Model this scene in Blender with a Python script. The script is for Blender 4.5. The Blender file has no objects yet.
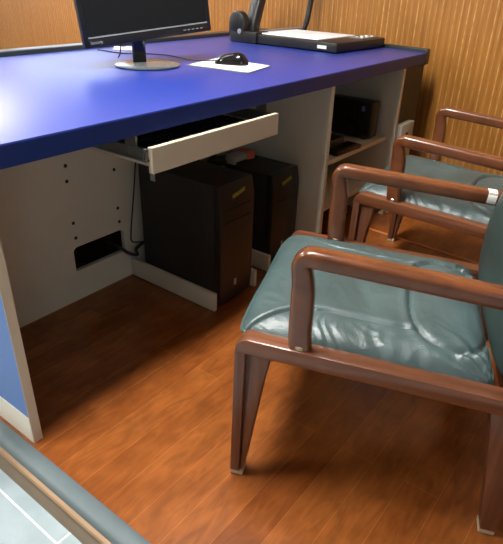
import bpy, bmesh, math, random
from math import sin, cos, pi, radians, sqrt, exp, atan2
from mathutils import Vector, Matrix, noise

random.seed(4)
S = bpy.context.scene
COL = S.collection

# ------------------------------------------------------------------ helpers
def lin(c):
    c = c / 255.0
    return c / 12.92 if c <= 0.04045 else ((c + 0.055) / 1.055) ** 2.4

def rgb(r, g, b):
    return (lin(r), lin(g), lin(b), 1.0)

def mat(name, color, rough=0.5, metal=0.0, spec=0.5, var=0.0, vscale=8.0, bump=0.0, bscale=60.0, coat=0.0):
    m = bpy.data.materials.new(name)
    m.use_nodes = True
    nt = m.node_tree
    b = nt.nodes['Principled BSDF']
    b.inputs['Base Color'].default_value = color
    b.inputs['Roughness'].default_value = rough
    b.inputs['Metallic'].default_value = metal
    b.inputs['Specular IOR Level'].default_value = spec
    if coat:
        b.inputs['Coat Weight'].default_value = coat
        b.inputs['Coat Roughness'].default_value = 0.15
    tc = nt.nodes.new('ShaderNodeTexCoord')
    if var:
        n = nt.nodes.new('ShaderNodeTexNoise')
        n.inputs['Scale'].default_value = vscale
        n.inputs['Detail'].default_value = 4
        nt.links.new(tc.outputs['Object'], n.inputs['Vector'])
        mx = nt.nodes.new('ShaderNodeMix'); mx.data_type = 'RGBA'
        mx.inputs['A'].default_value = tuple(c * (1 - var) for c in color[:3]) + (1,)
        mx.inputs['B'].default_value = tuple(min(1, c * (1 + var)) for c in color[:3]) + (1,)
        nt.links.new(n.outputs['Fac'], mx.inputs['Factor'])
        nt.links.new(mx.outputs['Result'], b.inputs['Base Color'])
    if bump:
        n = nt.nodes.new('ShaderNodeTexNoise')
        n.inputs['Scale'].default_value = bscale
        n.inputs['Detail'].default_value = 5
        nt.links.new(tc.outputs['Object'], n.inputs['Vector'])
        bp = nt.nodes.new('ShaderNodeBump')
        bp.inputs['Strength'].default_value = bump
        bp.inputs['Distance'].default_value = 0.003
        nt.links.new(n.outputs['Fac'], bp.inputs['Height'])
        nt.links.new(bp.outputs['Normal'], b.inputs['Normal'])
    return m

def emat(name, color, strength):
    m = bpy.data.materials.new(name); m.use_nodes = True
    b = m.node_tree.nodes['Principled BSDF']
    b.inputs['Base Color'].default_value = (0.8, 0.8, 0.8, 1)
    b.inputs['Emission Color'].default_value = color
    b.inputs['Emission Strength'].default_value = strength
    return m

def bx(bm, x0, x1, y0, y1, z0, z1, bev=0.0, seg=2):
    t = bmesh.new()
    vs = [t.verts.new((x, y, z)) for x in (x0, x1) for y in (y0, y1) for z in (z0, z1)]
    for f in ((0, 1, 3, 2), (4, 6, 7, 5), (0, 4, 5, 1), (2, 3, 7, 6), (0, 2, 6, 4), (1, 5, 7, 3)):
        t.faces.new([vs[i] for i in f])
    if bev:
        bmesh.ops.bevel(t, geom=list(t.edges), offset=bev, segments=seg, affect='EDGES', profile=0.5)
    merge(bm, t)

def merge(bm, t):
    t.normal_update()
    mp = {}
    for v in t.verts:
        mp[v] = bm.verts.new(v.co)
    for f in t.faces:
        try:
            bm.faces.new([mp[v] for v in f.verts])
        except ValueError:
            pass
    t.free()

def prism(bm, pts, fn, a, b, bev=0.0, seg=2):
    """polygon pts (u,v) extruded from depth a to b; fn(u,v,w) -> xyz"""
    t = bmesh.new()
    A = [t.verts.new(fn(u, v, a)) for u, v in pts]
    B = [t.verts.new(fn(u, v, b)) for u, v in pts]
    n = len(pts)
    fa = t.faces.new(A); fb = t.faces.new(B[::-1])
    for i in range(n):
        t.faces.new((A[i], B[i], B[(i + 1) % n], A[(i + 1) % n]))
    bmesh.ops.recalc_face_normals(t, faces=list(t.faces))
    if bev:
        ed = list(set(list(fa.edges) + list(fb.edges)))
        bmesh.ops.bevel(t, geom=ed, offset=bev, segments=seg, affect='EDGES', profile=0.5)
    merge(bm, t)

def catmull(P, n=8):
    P = [Vector(p) for p in P]
    out = []
    for i in range(len(P) - 1):
        p0 = P[max(i - 1, 0)]; p1 = P[i]; p2 = P[i + 1]; p3 = P[min(i + 2, len(P) - 1)]
        for k in range(n):
            t = k / n
            out.append(0.5 * ((2 * p1) + (p2 - p0) * t + (2 * p0 - 5 * p1 + 4 * p2 - p3) * t * t + (3 * p1 - p0 - 3 * p2 + p3) * t ** 3))
    out.append(P[-1])
    return out

def tube(bm, pts, r, seg=8, smooth=6):
    pts = catmull(pts, smooth) if smooth else [Vector(p) for p in pts]
    rings = []
    prev = None
    for i, p in enumerate(pts):
        d = (pts[min(i + 1, len(pts) - 1)] - pts[max(i - 1, 0)]).normalized()
        if prev is None:
            a = Vector((0, 0, 1)) if abs(d.z) < 0.9 else Vector((1, 0, 0))
            n = d.cross(a).normalized()
        else:
            n = (prev - d * prev.dot(d)).normalized()
        prev = n
        b = d.cross(n)
        rr = r(i / (len(pts) - 1)) if callable(r) else r
        rings.append([bm.verts.new(p + (n * cos(2 * pi * k / seg) + b * sin(2 * pi * k / seg)) * rr) for k in range(seg)])
    for i in range(len(rings) - 1):
        for k in range(seg):
            bm.faces.new((rings[i][k], rings[i][(k + 1) % seg], rings[i + 1][(k + 1) % seg], rings[i + 1][k]))
    bm.faces.new(rings[0][::-1]); bm.faces.new(rings[-1])

def lathe(bm, prof, c=(0, 0, 0), seg=32, ax='z'):
    """prof: list of (r, h) closed at both ends"""
    rings = []
    for r, h in prof:
        ring = []
        for k in range(seg):
            a = 2 * pi * k / seg
            if ax == 'z': q = (c[0] + r * cos(a), c[1] + r * sin(a), c[2] + h)
            elif ax == 'y': q = (c[0] + r * cos(a), c[1] + h, c[2] + r * sin(a))
            else: q = (c[0] + h, c[1] + r * cos(a), c[2] + r * sin(a))
            ring.append(bm.verts.new(q))
        rings.append(ring)
    for i in range(len(rings) - 1):
        for k in range(seg):
            bm.faces.new((rings[i][k], rings[i][(k + 1) % seg], rings[i + 1][(k + 1) % seg], rings[i + 1][k]))
    bm.faces.new(rings[0][::-1]); bm.faces.new(rings[-1])

def sweep(bm, path, hn, hb, bdir, ex=3.0, seg=20):
    """superellipse section swept along path; hn(t) half size in the plane normal, hb(t) half size along bdir"""
    path = [Vector(p) for p in path]
    bdir = Vector(bdir)
    rings = []
    N = len(path)
    for i, p in enumerate(path):
        d = (path[min(i + 1, N - 1)] - path[max(i - 1, 0)]).normalized()
        n = bdir.cross(d).normalized()
        t = i / (N - 1)
        ring = []
        for k in range(seg):
            a = 2 * pi * k / seg
            ca, sa = cos(a), sin(a)
            x = math.copysign(abs(ca) ** (2 / ex), ca) * hn(t)
            y = math.copysign(abs(sa) ** (2 / ex), sa) * hb(t)
            ring.append(bm.verts.new(p + n * x + bdir * y))
        rings.append(ring)
    for i in range(N - 1):
        for k in range(seg):
            bm.faces.new((rings[i][k], rings[i][(k + 1) % seg], rings[i + 1][(k + 1) % seg], rings[i + 1][k]))
    bm.faces.new(rings[0][::-1]); bm.faces.new(rings[-1])

def obj(name, bm, m, parent=None, sharp=35, loc=None):
    bmesh.ops.recalc_face_normals(bm, faces=list(bm.faces))
    me = bpy.data.meshes.new(name)
    for f in bm.faces:
        f.smooth = True
    bm.to_mesh(me); bm.free()
    me.set_sharp_from_angle(angle=radians(sharp))
    me.materials.append(m)
    o = bpy.data.objects.new(name, me)
    COL.objects.link(o)
    if parent: o.parent = parent
    if loc: o.location = loc
    return o

def box_obj(name, dims, m, parent=None, bev=0.0):
    bm = bmesh.new(); bx(bm, *dims, bev=bev)
    return obj(name, bm, m, parent)

def tag(o, label, cat, group=None):
    o['label'] = label; o['category'] = cat
    if group: o['group'] = group
    return o

def thing(name, label, cat, loc=(0, 0, 0), rz=0.0, group=None):
    o = bpy.data.objects.new(name, None)
    COL.objects.link(o)
    o.location = loc; o.rotation_euler = (0, 0, rz)
    o.empty_display_size = 0.1
    return tag(o, label, cat, group)

def struct(o):
    o['kind'] = 'structure'
    return o

def text_obj(name, body, size, m, parent, loc, rot, depth=0.0006):
    cu = bpy.data.curves.new(name, 'FONT')
    cu.body = body; cu.size = size; cu.extrude = depth; cu.align_x = 'LEFT'
    t = bpy.data.objects.new(name + '_src', cu)
    COL.objects.link(t)
    bpy.context.view_layer.update()
    me = bpy.data.meshes.new_from_object(t.evaluated_get(bpy.context.evaluated_depsgraph_get()))
    bpy.data.objects.remove(t)
    o = bpy.data.objects.new(name, me)
    me.materials.clear(); me.materials.append(m)
    COL.objects.link(o); o.parent = parent
    o.location = loc; o.rotation_euler = rot
    return o

# ------------------------------------------------------------------ materials
M = {}
M['blue_top'] = mat('blue_laminate', rgb(26, 50, 142), rough=0.40, spec=1.0, var=0.10, vscale=5, bump=0.03, bscale=300)
M['blue_edge'] = mat('blue_edge_band', rgb(22, 48, 118), rough=0.4, spec=0.4)
M['blue_side'] = mat('blue_side_laminate', rgb(86, 124, 190), rough=0.4, var=0.05)
M['beige'] = mat('grey_beige_melamine', rgb(204, 200, 182), rough=0.55, spec=0.35, var=0.05, vscale=14)
M['beige_edge'] = mat('pale_edge_band', rgb(206, 194, 172), rough=0.5)
M['plinth'] = mat('white_plinth', rgb(232, 226, 212), rough=0.5)
M['rim'] = mat('black_rim_rubber', rgb(40, 48, 52), rough=0.32, spec=0.6)
M['black_panel'] = mat('black_end_panel', rgb(44, 38, 34), rough=0.5)
M['black'] = mat('black_plastic', rgb(24, 25, 28), rough=0.4, var=0.1, vscale=30)
M['black_case'] = mat('black_case_paint', rgb(30, 31, 33), rough=0.55, var=0.08, vscale=20)
M['black_gloss'] = mat('black_gloss_plastic', rgb(16, 17, 20), rough=0.12, spec=0.6)
M['screen'] = mat('dark_screen', rgb(22, 27, 30), rough=0.22, spec=0.5)
M['grey_plastic'] = mat('grey_plastic', rgb(120, 124, 126), rough=0.4)
M['lip'] = mat('grey_lip', rgb(140, 146, 146), rough=0.35)
M['monitor_base'] = mat('grey_stand_base', rgb(84, 92, 94), rough=0.22, spec=0.8)
M['white'] = mat('white_plastic', rgb(232, 232, 226), rough=0.45)
M['stage'] = mat('white_stage', rgb(240, 242, 246), rough=0.4)
M['paper'] = mat('white_paper', rgb(240, 240, 238), rough=0.8)
M['offwhite'] = mat('grey_white_box', rgb(160, 156, 142), rough=0.5)
M['red'] = mat('red_plastic', rgb(226, 108, 84), rough=0.45)
M['yellow'] = mat('yellow_green_label', rgb(124, 122, 36), rough=0.5)
M['silver'] = mat('silver_badge', rgb(190, 192, 194), rough=0.3, metal=0.6)
M['metal'] = mat('zinc_rail', rgb(120, 120, 114), rough=0.4, metal=0.5)
M['cable'] = mat('black_cable', rgb(26, 27, 26), rough=0.5)
M['hole'] = mat('dark_hole', rgb(40, 38, 34), rough=0.8)
M['ferrule'] = mat('brass_ferrule', rgb(200, 188, 160), rough=0.25, metal=0.8)
M['foot'] = mat('ivory_foot_cap', rgb(186, 172, 146), rough=0.5)
M['nosing'] = mat('grey_nosing', rgb(92, 106, 110), rough=0.5, var=0.15, vscale=22, bump=0.2, bscale=80)
M['riser'] = mat('brown_riser', rgb(112, 100, 84), rough=0.5, var=0.12, vscale=18)
M['riser_edge'] = mat('light_brown_edge', rgb(150, 122, 92), rough=0.5, var=0.1, vscale=18)
M['wall_paint'] = mat('white_wall_paint', rgb(226, 224, 216), rough=0.8)
M['wall_side'] = mat('tan_wall_paint', rgb(150, 128, 100), rough=0.8)
M['ceil'] = mat('white_ceiling', rgb(236, 236, 232), rough=0.9)
M['lamp'] = emat('lamp_diffuser', (1.0, 0.97, 0.92, 1), 70.0)
M['lamp_off'] = mat('lamp_frame', rgb(230, 230, 230), rough=0.4)
M['sky_frame'] = mat('white_window_frame', rgb(235, 235, 235), rough=0.4)

def wood_mat(name, c1, c2, axis='X', rough=0.3, coat=0.3):
    m = bpy.data.materials.new(name); m.use_nodes = True
    nt = m.node_tree; b = nt.nodes['Principled BSDF']
    tc = nt.nodes.new('ShaderNodeTexCoord')
    mp = nt.nodes.new('ShaderNodeMapping')
    mp.inputs['Scale'].default_value = {'X': (3, 60, 60), 'Y': (60, 3, 60), 'Z': (60, 60, 3), 'A': (34, 12, 10)}[axis]
    n = nt.nodes.new('ShaderNodeTexNoise'); n.inputs['Scale'].default_value = 1.0; n.inputs['Detail'].default_value = 5
    n.inputs['Distortion'].default_value = 0.4
    r = nt.nodes.new('ShaderNodeValToRGB')
    r.color_ramp.elements[0].position = 0.3; r.color_ramp.elements[0].color = c1
    r.color_ramp.elements[1].position = 0.72; r.color_ramp.elements[1].color = c2
    nt.links.new(tc.outputs['Object'], mp.inputs['Vector'])
    nt.links.new(mp.outputs['Vector'], n.inputs['Vector'])
    nt.links.new(n.outputs['Fac'], r.inputs['Fac'])
    nt.links.new(r.outputs['Color'], b.inputs['Base Color'])
    b.inputs['Roughness'].default_value = rough
    b.inputs['Coat Weight'].default_value = coat
    b.inputs['Coat Roughness'].default_value = 0.18
    return m

M['chair_wood'] = wood_mat('chair_walnut', rgb(88, 50, 31), rgb(126, 77, 50), 'Y', 0.3, 0.4)
M['chair_leg'] = wood_mat('chair_walnut_leg', rgb(82, 48, 32), rgb(114, 72, 50), 'Z', 0.4, 0.2)
M['chair_arm'] = wood_mat('chair_arm_walnut', rgb(84, 44, 22), rgb(118, 66, 35), 'A', 0.26, 0.6)

def leather():
    m = bpy.data.materials.new('green_leather'); m.use_nodes = True
    nt = m.node_tree; b = nt.nodes['Principled BSDF']
    tc = nt.nodes.new('ShaderNodeTexCoord')
    n = nt.nodes.new('ShaderNodeTexNoise'); n.inputs['Scale'].default_value = 9; n.inputs['Detail'].default_value = 4
    r = nt.nodes.new('ShaderNodeValToRGB')
    r.color_ramp.elements[0].position = 0.3; r.color_ramp.elements[0].color = rgb(58, 76, 76)
    r.color_ramp.elements[1].position = 0.75; r.color_ramp.elements[1].color = rgb(78, 97, 98)
    nt.links.new(tc.outputs['Object'], n.inputs['Vector']); nt.links.new(n.outputs['Fac'], r.inputs['Fac'])
    nt.links.new(r.outputs['Color'], b.inputs['Base Color'])
    v = nt.nodes.new('ShaderNodeTexVoronoi'); v.inputs['Scale'].default_value = 260
    nt.links.new(tc.outputs['Object'], v.inputs['Vector'])
    bp = nt.nodes.new('ShaderNodeBump'); bp.inputs['Strength'].default_value = 0.18; bp.inputs['Distance'].default_value = 0.002
    nt.links.new(v.outputs['Distance'], bp.inputs['Height']); nt.links.new(bp.outputs['Normal'], b.inputs['Normal'])
    b.inputs['Roughness'].default_value = 0.40
    b.inputs['Specular IOR Level'].default_value = 0.6
    return m
M['leather'] = leather()
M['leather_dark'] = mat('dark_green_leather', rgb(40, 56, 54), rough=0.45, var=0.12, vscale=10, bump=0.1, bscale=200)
M['leather_piping'] = mat('green_leather_piping', rgb(64, 92, 90), rough=0.4)

def floor_mat():
    m = bpy.data.materials.new('laminate_planks'); m.use_nodes = True
    nt = m.node_tree; b = nt.nodes['Principled BSDF']
    tc = nt.nodes.new('ShaderNodeTexCoord')
    mp = nt.nodes.new('ShaderNodeMapping'); mp.inputs['Location'].default_value = (0.31, 0.025, 0)
    nt.links.new(tc.outputs['Object'], mp.inputs['Vector'])
    br = nt.nodes.new('ShaderNodeTexBrick')
    br.inputs['Scale'].default_value = 1.0
    br.inputs['Brick Width'].default_value = 1.22
    br.inputs['Row Height'].default_value = 0.084
    br.inputs['Mortar Size'].default_value = 0.0006
    br.inputs['Mortar Smooth'].default_value = 0.1
    br.inputs['Bias'].default_value = 0.0
    br.offset = 0.37
    br.inputs['Color1'].default_value = rgb(126, 70, 31)
    br.inputs['Color2'].default_value = rgb(140, 82, 38)
    br.inputs['Mortar'].default_value = rgb(164, 102, 56)
    nt.links.new(mp.outputs['Vector'], br.inputs['Vector'])
    m2 = nt.nodes.new('ShaderNodeMapping'); m2.inputs['Scale'].default_value = (6, 26, 3)
    nt.links.new(tc.outputs['Object'], m2.inputs['Vector'])
    n = nt.nodes.new('ShaderNodeTexNoise'); n.inputs['Scale'].default_value = 1.6; n.inputs['Detail'].default_value = 6; n.inputs['Distortion'].default_value = 1.2
    nt.links.new(m2.outputs['Vector'], n.inputs['Vector'])
    r = nt.nodes.new('ShaderNodeValToRGB')
    r.color_ramp.elements[0].position = 0.3; r.color_ramp.elements[0].color = (0.80, 0.78, 0.76, 1)
    r.color_ramp.elements[1].position = 0.7; r.color_ramp.elements[1].color = (1.18, 1.15, 1.1, 1)
    nt.links.new(n.outputs['Fac'], r.inputs['Fac'])
    n3 = nt.nodes.new('ShaderNodeTexNoise'); n3.inputs['Scale'].default_value = 9.0; n3.inputs['Detail'].default_value = 6
    nt.links.new(tc.outputs['Object'], n3.inputs['Vector'])
    r3 = nt.nodes.new('ShaderNodeValToRGB')
    r3.color_ramp.elements[0].position = 0.3; r3.color_ramp.elements[0].color = (0.80, 0.73, 0.68, 1)
    r3.color_ramp.elements[1].position = 0.7; r3.color_ramp.elements[1].color = (1.16, 1.17, 1.12, 1)
    nt.links.new(n3.outputs['Fac'], r3.inputs['Fac'])
    mx = nt.nodes.new('ShaderNodeMix'); mx.data_type = 'RGBA'; mx.blend_type = 'MULTIPLY'; mx.inputs['Factor'].default_value = 1
    nt.links.new(br.outputs['Color'], mx.inputs['A']); nt.links.new(r.outputs['Color'], mx.inputs['B'])
    my = nt.nodes.new('ShaderNodeMix'); my.data_type = 'RGBA'; my.blend_type = 'MULTIPLY'; my.inputs['Factor'].default_value = 1
    nt.links.new(mx.outputs['Result'], my.inputs['A']); nt.links.new(r3.outputs['Color'], my.inputs['B'])
    nt.links.new(my.outputs['Result'], b.inputs['Base Color'])
    b.inputs['Roughness'].default_value = 0.24
    b.inputs['Specular IOR Level'].default_value = 0.5
    bp = nt.nodes.new('ShaderNodeBump'); bp.inputs['Strength'].default_value = 0.08; bp.inputs['Distance'].default_value = 0.002
    nt.links.new(n.outputs['Fac'], bp.inputs['Height']); nt.links.new(bp.outputs['Normal'], b.inputs['Normal'])
    return m
M['floor'] = floor_mat()

def tile_mat():
    m = bpy.data.materials.new('grey_floor_tiles'); m.use_nodes = True
    nt = m.node_tree; b = nt.nodes['Principled BSDF']
    tc = nt.nodes.new('ShaderNodeTexCoord')
    mp = nt.nodes.new('ShaderNodeMapping'); mp.inputs['Location'].default_value = (0.139, 0.245, 0)
    nt.links.new(tc.outputs['Object'], mp.inputs['Vector'])
    br = nt.nodes.new('ShaderNodeTexBrick')
    br.offset = 0.0
    br.inputs['Scale'].default_value = 1.0
    br.inputs['Brick Width'].default_value = 0.6; br.inputs['Row Height'].default_value = 0.6
    br.inputs['Mortar Size'].default_value = 0.0025
    br.inputs['Color1'].default_value = rgb(148, 164, 168); br.inputs['Color2'].default_value = rgb(156, 168, 172)
    br.inputs['Mortar'].default_value = rgb(226, 230, 228)
    nt.links.new(mp.outputs['Vector'], br.inputs['Vector'])
    n = nt.nodes.new('ShaderNodeTexNoise'); n.inputs['Scale'].default_value = 14; n.inputs['Detail'].default_value = 6
    nt.links.new(tc.outputs['Object'], n.inputs['Vector'])
    r = nt.nodes.new('ShaderNodeValToRGB')
    r.color_ramp.elements[0].position = 0.3; r.color_ramp.elements[0].color = (0.84, 0.86, 0.87, 1)
    r.color_ramp.elements[1].position = 0.7; r.color_ramp.elements[1].color = (1.08, 1.08, 1.08, 1)
    nt.links.new(n.outputs['Fac'], r.inputs['Fac'])
    mx = nt.nodes.new('ShaderNodeMix'); mx.data_type = 'RGBA'; mx.blend_type = 'MULTIPLY'; mx.inputs['Factor'].default_value = 1
    nt.links.new(br.outputs['Color'], mx.inputs['A']); nt.links.new(r.outputs['Color'], mx.inputs['B'])
    nt.links.new(mx.outputs['Result'], b.inputs['Base Color'])
    b.inputs['Roughness'].default_value = 0.4
    return m
M['tile'] = tile_mat()

def slat_mat():
    """ribbed wood veneer panel: ribs 33 mm apart along local Y, irregular ridge highlights painted into the colour"""
    m = bpy.data.materials.new('ribbed_wood_panel'); m.use_nodes = True
    nt = m.node_tree; b = nt.nodes['Principled BSDF']
    tc = nt.nodes.new('ShaderNodeTexCoord')
    sp = nt.nodes.new('ShaderNodeSeparateXYZ'); nt.links.new(tc.outputs['Object'], sp.inputs['Vector'])
    def math_(op, a, bb=None, c=None):
        n = nt.nodes.new('ShaderNodeMath'); n.operation = op
        for i, v in enumerate((a, bb, c)):
            if v is None: continue
            if isinstance(v, (int, float)): n.inputs[i].default_value = v
            else: nt.links.new(v, n.inputs[i])
        return n.outputs[0]
    y = sp.outputs['Y']
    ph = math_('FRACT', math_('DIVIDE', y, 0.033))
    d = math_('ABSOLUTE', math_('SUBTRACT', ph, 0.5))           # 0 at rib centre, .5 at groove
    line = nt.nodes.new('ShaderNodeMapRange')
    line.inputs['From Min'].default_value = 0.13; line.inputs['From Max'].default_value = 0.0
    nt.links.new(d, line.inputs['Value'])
    # each painted highlight has its own strength, and dashes along its height
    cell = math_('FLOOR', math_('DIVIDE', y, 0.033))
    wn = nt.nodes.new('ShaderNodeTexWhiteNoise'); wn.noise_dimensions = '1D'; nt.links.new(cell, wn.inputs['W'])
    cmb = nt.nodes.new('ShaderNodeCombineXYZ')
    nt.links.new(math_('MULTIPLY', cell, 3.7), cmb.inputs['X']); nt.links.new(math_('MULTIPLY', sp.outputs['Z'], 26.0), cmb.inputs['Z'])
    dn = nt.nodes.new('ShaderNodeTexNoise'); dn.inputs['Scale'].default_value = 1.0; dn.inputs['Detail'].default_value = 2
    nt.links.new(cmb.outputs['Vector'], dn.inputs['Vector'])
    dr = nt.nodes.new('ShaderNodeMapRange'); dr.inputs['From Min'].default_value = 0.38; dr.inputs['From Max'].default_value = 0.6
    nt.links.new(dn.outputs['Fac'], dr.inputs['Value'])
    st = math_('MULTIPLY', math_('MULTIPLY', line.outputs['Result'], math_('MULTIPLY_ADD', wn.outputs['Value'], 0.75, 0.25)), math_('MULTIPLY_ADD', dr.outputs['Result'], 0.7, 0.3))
    # base grain
    mp = nt.nodes.new('ShaderNodeMapping'); mp.inputs['Scale'].default_value = (40, 40, 2.2)
    nt.links.new(tc.outputs['Object'], mp.inputs['Vector'])
    g = nt.nodes.new('ShaderNodeTexNoise'); g.inputs['Scale'].default_value = 1.5; g.inputs['Detail'].default_value = 5
    nt.links.new(mp.outputs['Vector'], g.inputs['Vector'])
    r = nt.nodes.new('ShaderNodeValToRGB')
    r.color_ramp.elements[0].position = 0.3; r.color_ramp.elements[0].color = rgb(146, 94, 36)
    r.color_ramp.elements[1].position = 0.7; r.color_ramp.elements[1].color = rgb(170, 115, 49)
    nt.links.new(g.outputs['Fac'], r.inputs['Fac'])
    mx = nt.nodes.new('ShaderNodeMix'); mx.data_type = 'RGBA'
    nt.links.new(st, mx.inputs['Factor'])
    nt.links.new(r.outputs['Color'], mx.inputs['A']); mx.inputs['B'].default_value = rgb(226, 180, 108)  # bright rib highlights painted into the base colour
    nt.links.new(mx.outputs['Result'], b.inputs['Base Color'])
    gr = nt.nodes.new('ShaderNodeMapRange'); gr.inputs['From Min'].default_value = 0.5; gr.inputs['From Max'].default_value = 0.3
    nt.links.new(d, gr.inputs['Value'])
    bp = nt.nodes.new('ShaderNodeBump'); bp.inputs['Strength'].default_value = 0.5; bp.inputs['Distance'].default_value = 0.004
    nt.links.new(gr.outputs['Result'], bp.inputs['Height']); nt.links.new(bp.outputs['Normal'], b.inputs['Normal'])
    b.inputs['Roughness'].default_value = 0.42
    return m
M['slat'] = slat_mat()

# ------------------------------------------------------------------ the setting
WX0, WT = 2.385, 0.115          # wall_right: x = WX0 + WT*y
def wx(y): return WX0 + WT * y
YB, YF, XL, H = 6.6, -3.2, -3.2, 2.75
LOW = -0.05

# raised wooden floor (polygon up to the slanted right wall)
bm = bmesh.new()
prism(bm, [(-0.034, YF), (wx(YF), YF), (wx(YB), YB), (-0.034, YB)], lambda u, v, w: (u, v, w), LOW, 0.0)
struct(obj('floor', bm, M['floor']))
struct(box_obj('floor', (XL, -0.050, YF, YB, LOW - 0.05, LOW), M['tile']))
# nosing of the platform: rounded grey strip, light brown bead, brown riser
bm = bmesh.new()
prof = [(-0.034, -0.012), (-0.034, 0.003), (-0.040, 0.0055), (-0.058, 0.006), (-0.070, 0.003), (-0.077, -0.004), (-0.079, -0.012)]
prism(bm, prof, lambda u, v, w: (u, w, v), YF, YB)
struct(obj('trim_1', bm, M['nosing']))
bm = bmesh.new()
prism(bm, [(-0.034, -0.012), (-0.081, -0.012), (-0.087, -0.0135), (-0.090, -0.018), (-0.088, -0.024), (-0.034, -0.024)], lambda u, v, w: (u, w, v), YF, YB)
struct(obj('trim_2', bm, M['riser_edge']))
bm = bmesh.new()
prism(bm, [(-0.034, -0.024), (-0.088, -0.024), (-0.098, -0.036), (-0.104, LOW), (-0.034, LOW)], lambda u, v, w: (u, w, v), YF, YB)
struct(obj('trim_3', bm, M['riser']))
# slim pale strip on the floor beneath the farther chair
bm = bmesh.new()
bx(bm, -0.008, 0.008, -0.85, 0.0, 0.0, 0.0025, bev=0.001)
o = struct(obj('trim_4', bm, mat('pale_floor_strip', rgb(196, 120, 66), rough=0.35))); o.location = (1.755, 0.0, 0); o.rotation_euler = (0, 0, -0.05)

def wall_with_window(name, mtx, length, win, m, thick=0.12):
    """wall in local (Y along, Z up, thickness to +X), with an opening win=(y0,y1,z0,z1)"""
    bm = bmesh.new()
    y0, y1, z0, z1 = win
    bx(bm, 0, thick, 0, y0, LOW, H); bx(bm, 0, thick, y1, length, LOW, H)
    bx(bm, 0, thick, y0, y1, LOW, z0); bx(bm, 0, thick, y0, y1, z1, H)
    o = struct(obj(name, bm, m)); o.matrix_world = mtx
    return o

def window(idx, mtx, win, thick=0.12):
    y0, y1, z0, z1 = win
    bm = bmesh.new(); f = 0.05
    a, b = 0.03, 0.09
    bx(bm, a, b, y0, y1, z0, z0 + f); bx(bm, a, b, y0, y1, z1 - f, z1)
    bx(bm, a, b, y0, y0 + f, z0 + f, z1 - f); bx(bm, a, b, y1 - f, y1, z0 + f, z1 - f)
    ym = (y0 + y1) / 2
    bx(bm, a, b, ym - f / 2, ym + f / 2, z0 + f, z1 - f)
    o = struct(obj('window_%d' % idx, bm, M['sky_frame'])); o.matrix_world = mtx
    return o

ang = -math.atan(WT)
Lr = (YB - YF) / cos(ang)
m_right = Matrix.Translation((wx(YF), YF, 0)) @ Matrix.Rotation(ang, 4, 'Z')
win_r = (6.2, 8.6, 1.15, 2.45)
wall_with_window('wall_right', m_right, Lr + 0.3, win_r, M['slat'])
window(1, m_right, win_r)
# back wall: local Y runs along world -X ... rotate +90 deg => local X -> +Y, local Y -> -X
m_back = Matrix.Translation((wx(YB) + 0.0, YB, 0)) @ Matrix.Rotation(pi / 2, 4, 'Z')
win_b = (0.35, 3.2, 1.0, 2.4)
wall_with_window('wall_back', m_back, wx(YB) - XL, win_b, M['wall_paint'])
window(2, m_back, win_b)
m_left = Matrix.Translation((XL, YB, 0)) @ Matrix.Rotation(pi, 4, 'Z')
wall_with_window('wall_left', m_left, YB - YF, (0.01, 0.02, 1.0, 1.01), M['wall_side'])
m_front = Matrix.Translation((XL, YF, 0)) @ Matrix.Rotation(-pi / 2, 4, 'Z')
fill_opening = (0.5, 2.0, 0.85, 1.9)  # added opening behind the camera, lets cool fill light under the desk
wall_with_window('wall_front', m_front, wx(YF) - XL, fill_opening, M['wall_side'])
window(3, m_front, fill_opening)  # frame of the added fill opening, out of view
struct(box_obj('ceiling', (XL - 0.15, wx(YB) + 0.2, YF - 0.15, YB + 0.15, H, H + 0.1), M['ceil']))

# ceiling lights (out of the frame, they light the room)
def ceiling_light(x, y, sx, sy, label):
    t = thing('ceiling_light', label, 'ceiling light', (x, y, H), 0, 'ceiling lights')
    bm = bmesh.new()
    f = 0.03
    bx(bm, -sx - f, sx + f, -sy - f, -sy, -0.045, 0); bx(bm, -sx - f, sx + f, sy, sy + f, -0.045, 0)
    bx(bm, -sx - f, -sx, -sy, sy, -0.045, 0); bx(bm, sx, sx + f, -sy, sy, -0.045, 0)
    obj('frame', bm, M['lamp_off'], t)
    box_obj('diffuser', (-sx, sx, -sy, sy, -0.035, -0.005), M['lamp'], t)
ceiling_light(0.25, 0.05, 0.60, 0.15, 'long flat ceiling light above the front edge of the blue desk')
ceiling_light(-2.0, 2.0, 0.60, 0.15, 'long flat ceiling light above the grey tiles near the left wall')
ceiling_light(1.1, 3.3, 0.60, 0.15, 'long flat ceiling light near the back wall window')

# ------------------------------------------------------------------ desk
ZT, TH = 0.75, 0.050
T = 0.024
XD, XR = 1.340, 1.975
YBK = 0.484                       # modesty panel
def xr(y): return 2.195 + 0.20 * y / 1.13      # right end of the blue top follows the wall
desk = thing('desk', 'long blue-topped office desk with grey-beige panels and black rim', 'desk', (0, 0, 0))
ytop = 1.10
bm = bmesh.new()
prism(bm, [(-0.032, 0.0), (xr(0), 0.0), (xr(ytop), ytop), (-0.032, ytop)], lambda u, v, w: (u, v, w), ZT - TH, ZT, bev=0.0025)
desktop = obj('desktop', bm, M['blue_top'], desk)
bm = bmesh.new()
bx(bm, -0.032, xr(0) - 0.003, -0.0012, 0.0, ZT - TH + 0.001, ZT - 0.004)
obj('edge_band', bm, M['blue_edge'], desktop)
# raised black rim: back strip and right end strip
bm = bmesh.new()
bx(bm, -0.032, xr(ytop) + 0.05, ytop + 0.0005, ytop + 0.075, ZT - TH, ZT + 0.018, bev=0.006)
obj('back_rim', bm, M['rim'], desk)
bm = bmesh.new()
prism(bm, [(xr(0) + 0.001, -0.002), (xr(0) + 0.040, -0.002), (xr(ytop) + 0.040, ytop), (xr(ytop) + 0.001, ytop)], lambda u, v, w: (u, v, w), ZT - TH - 0.006, ZT + 0.016, bev=0.006)
obj('end_rim', bm, M['rim'], desk)
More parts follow.
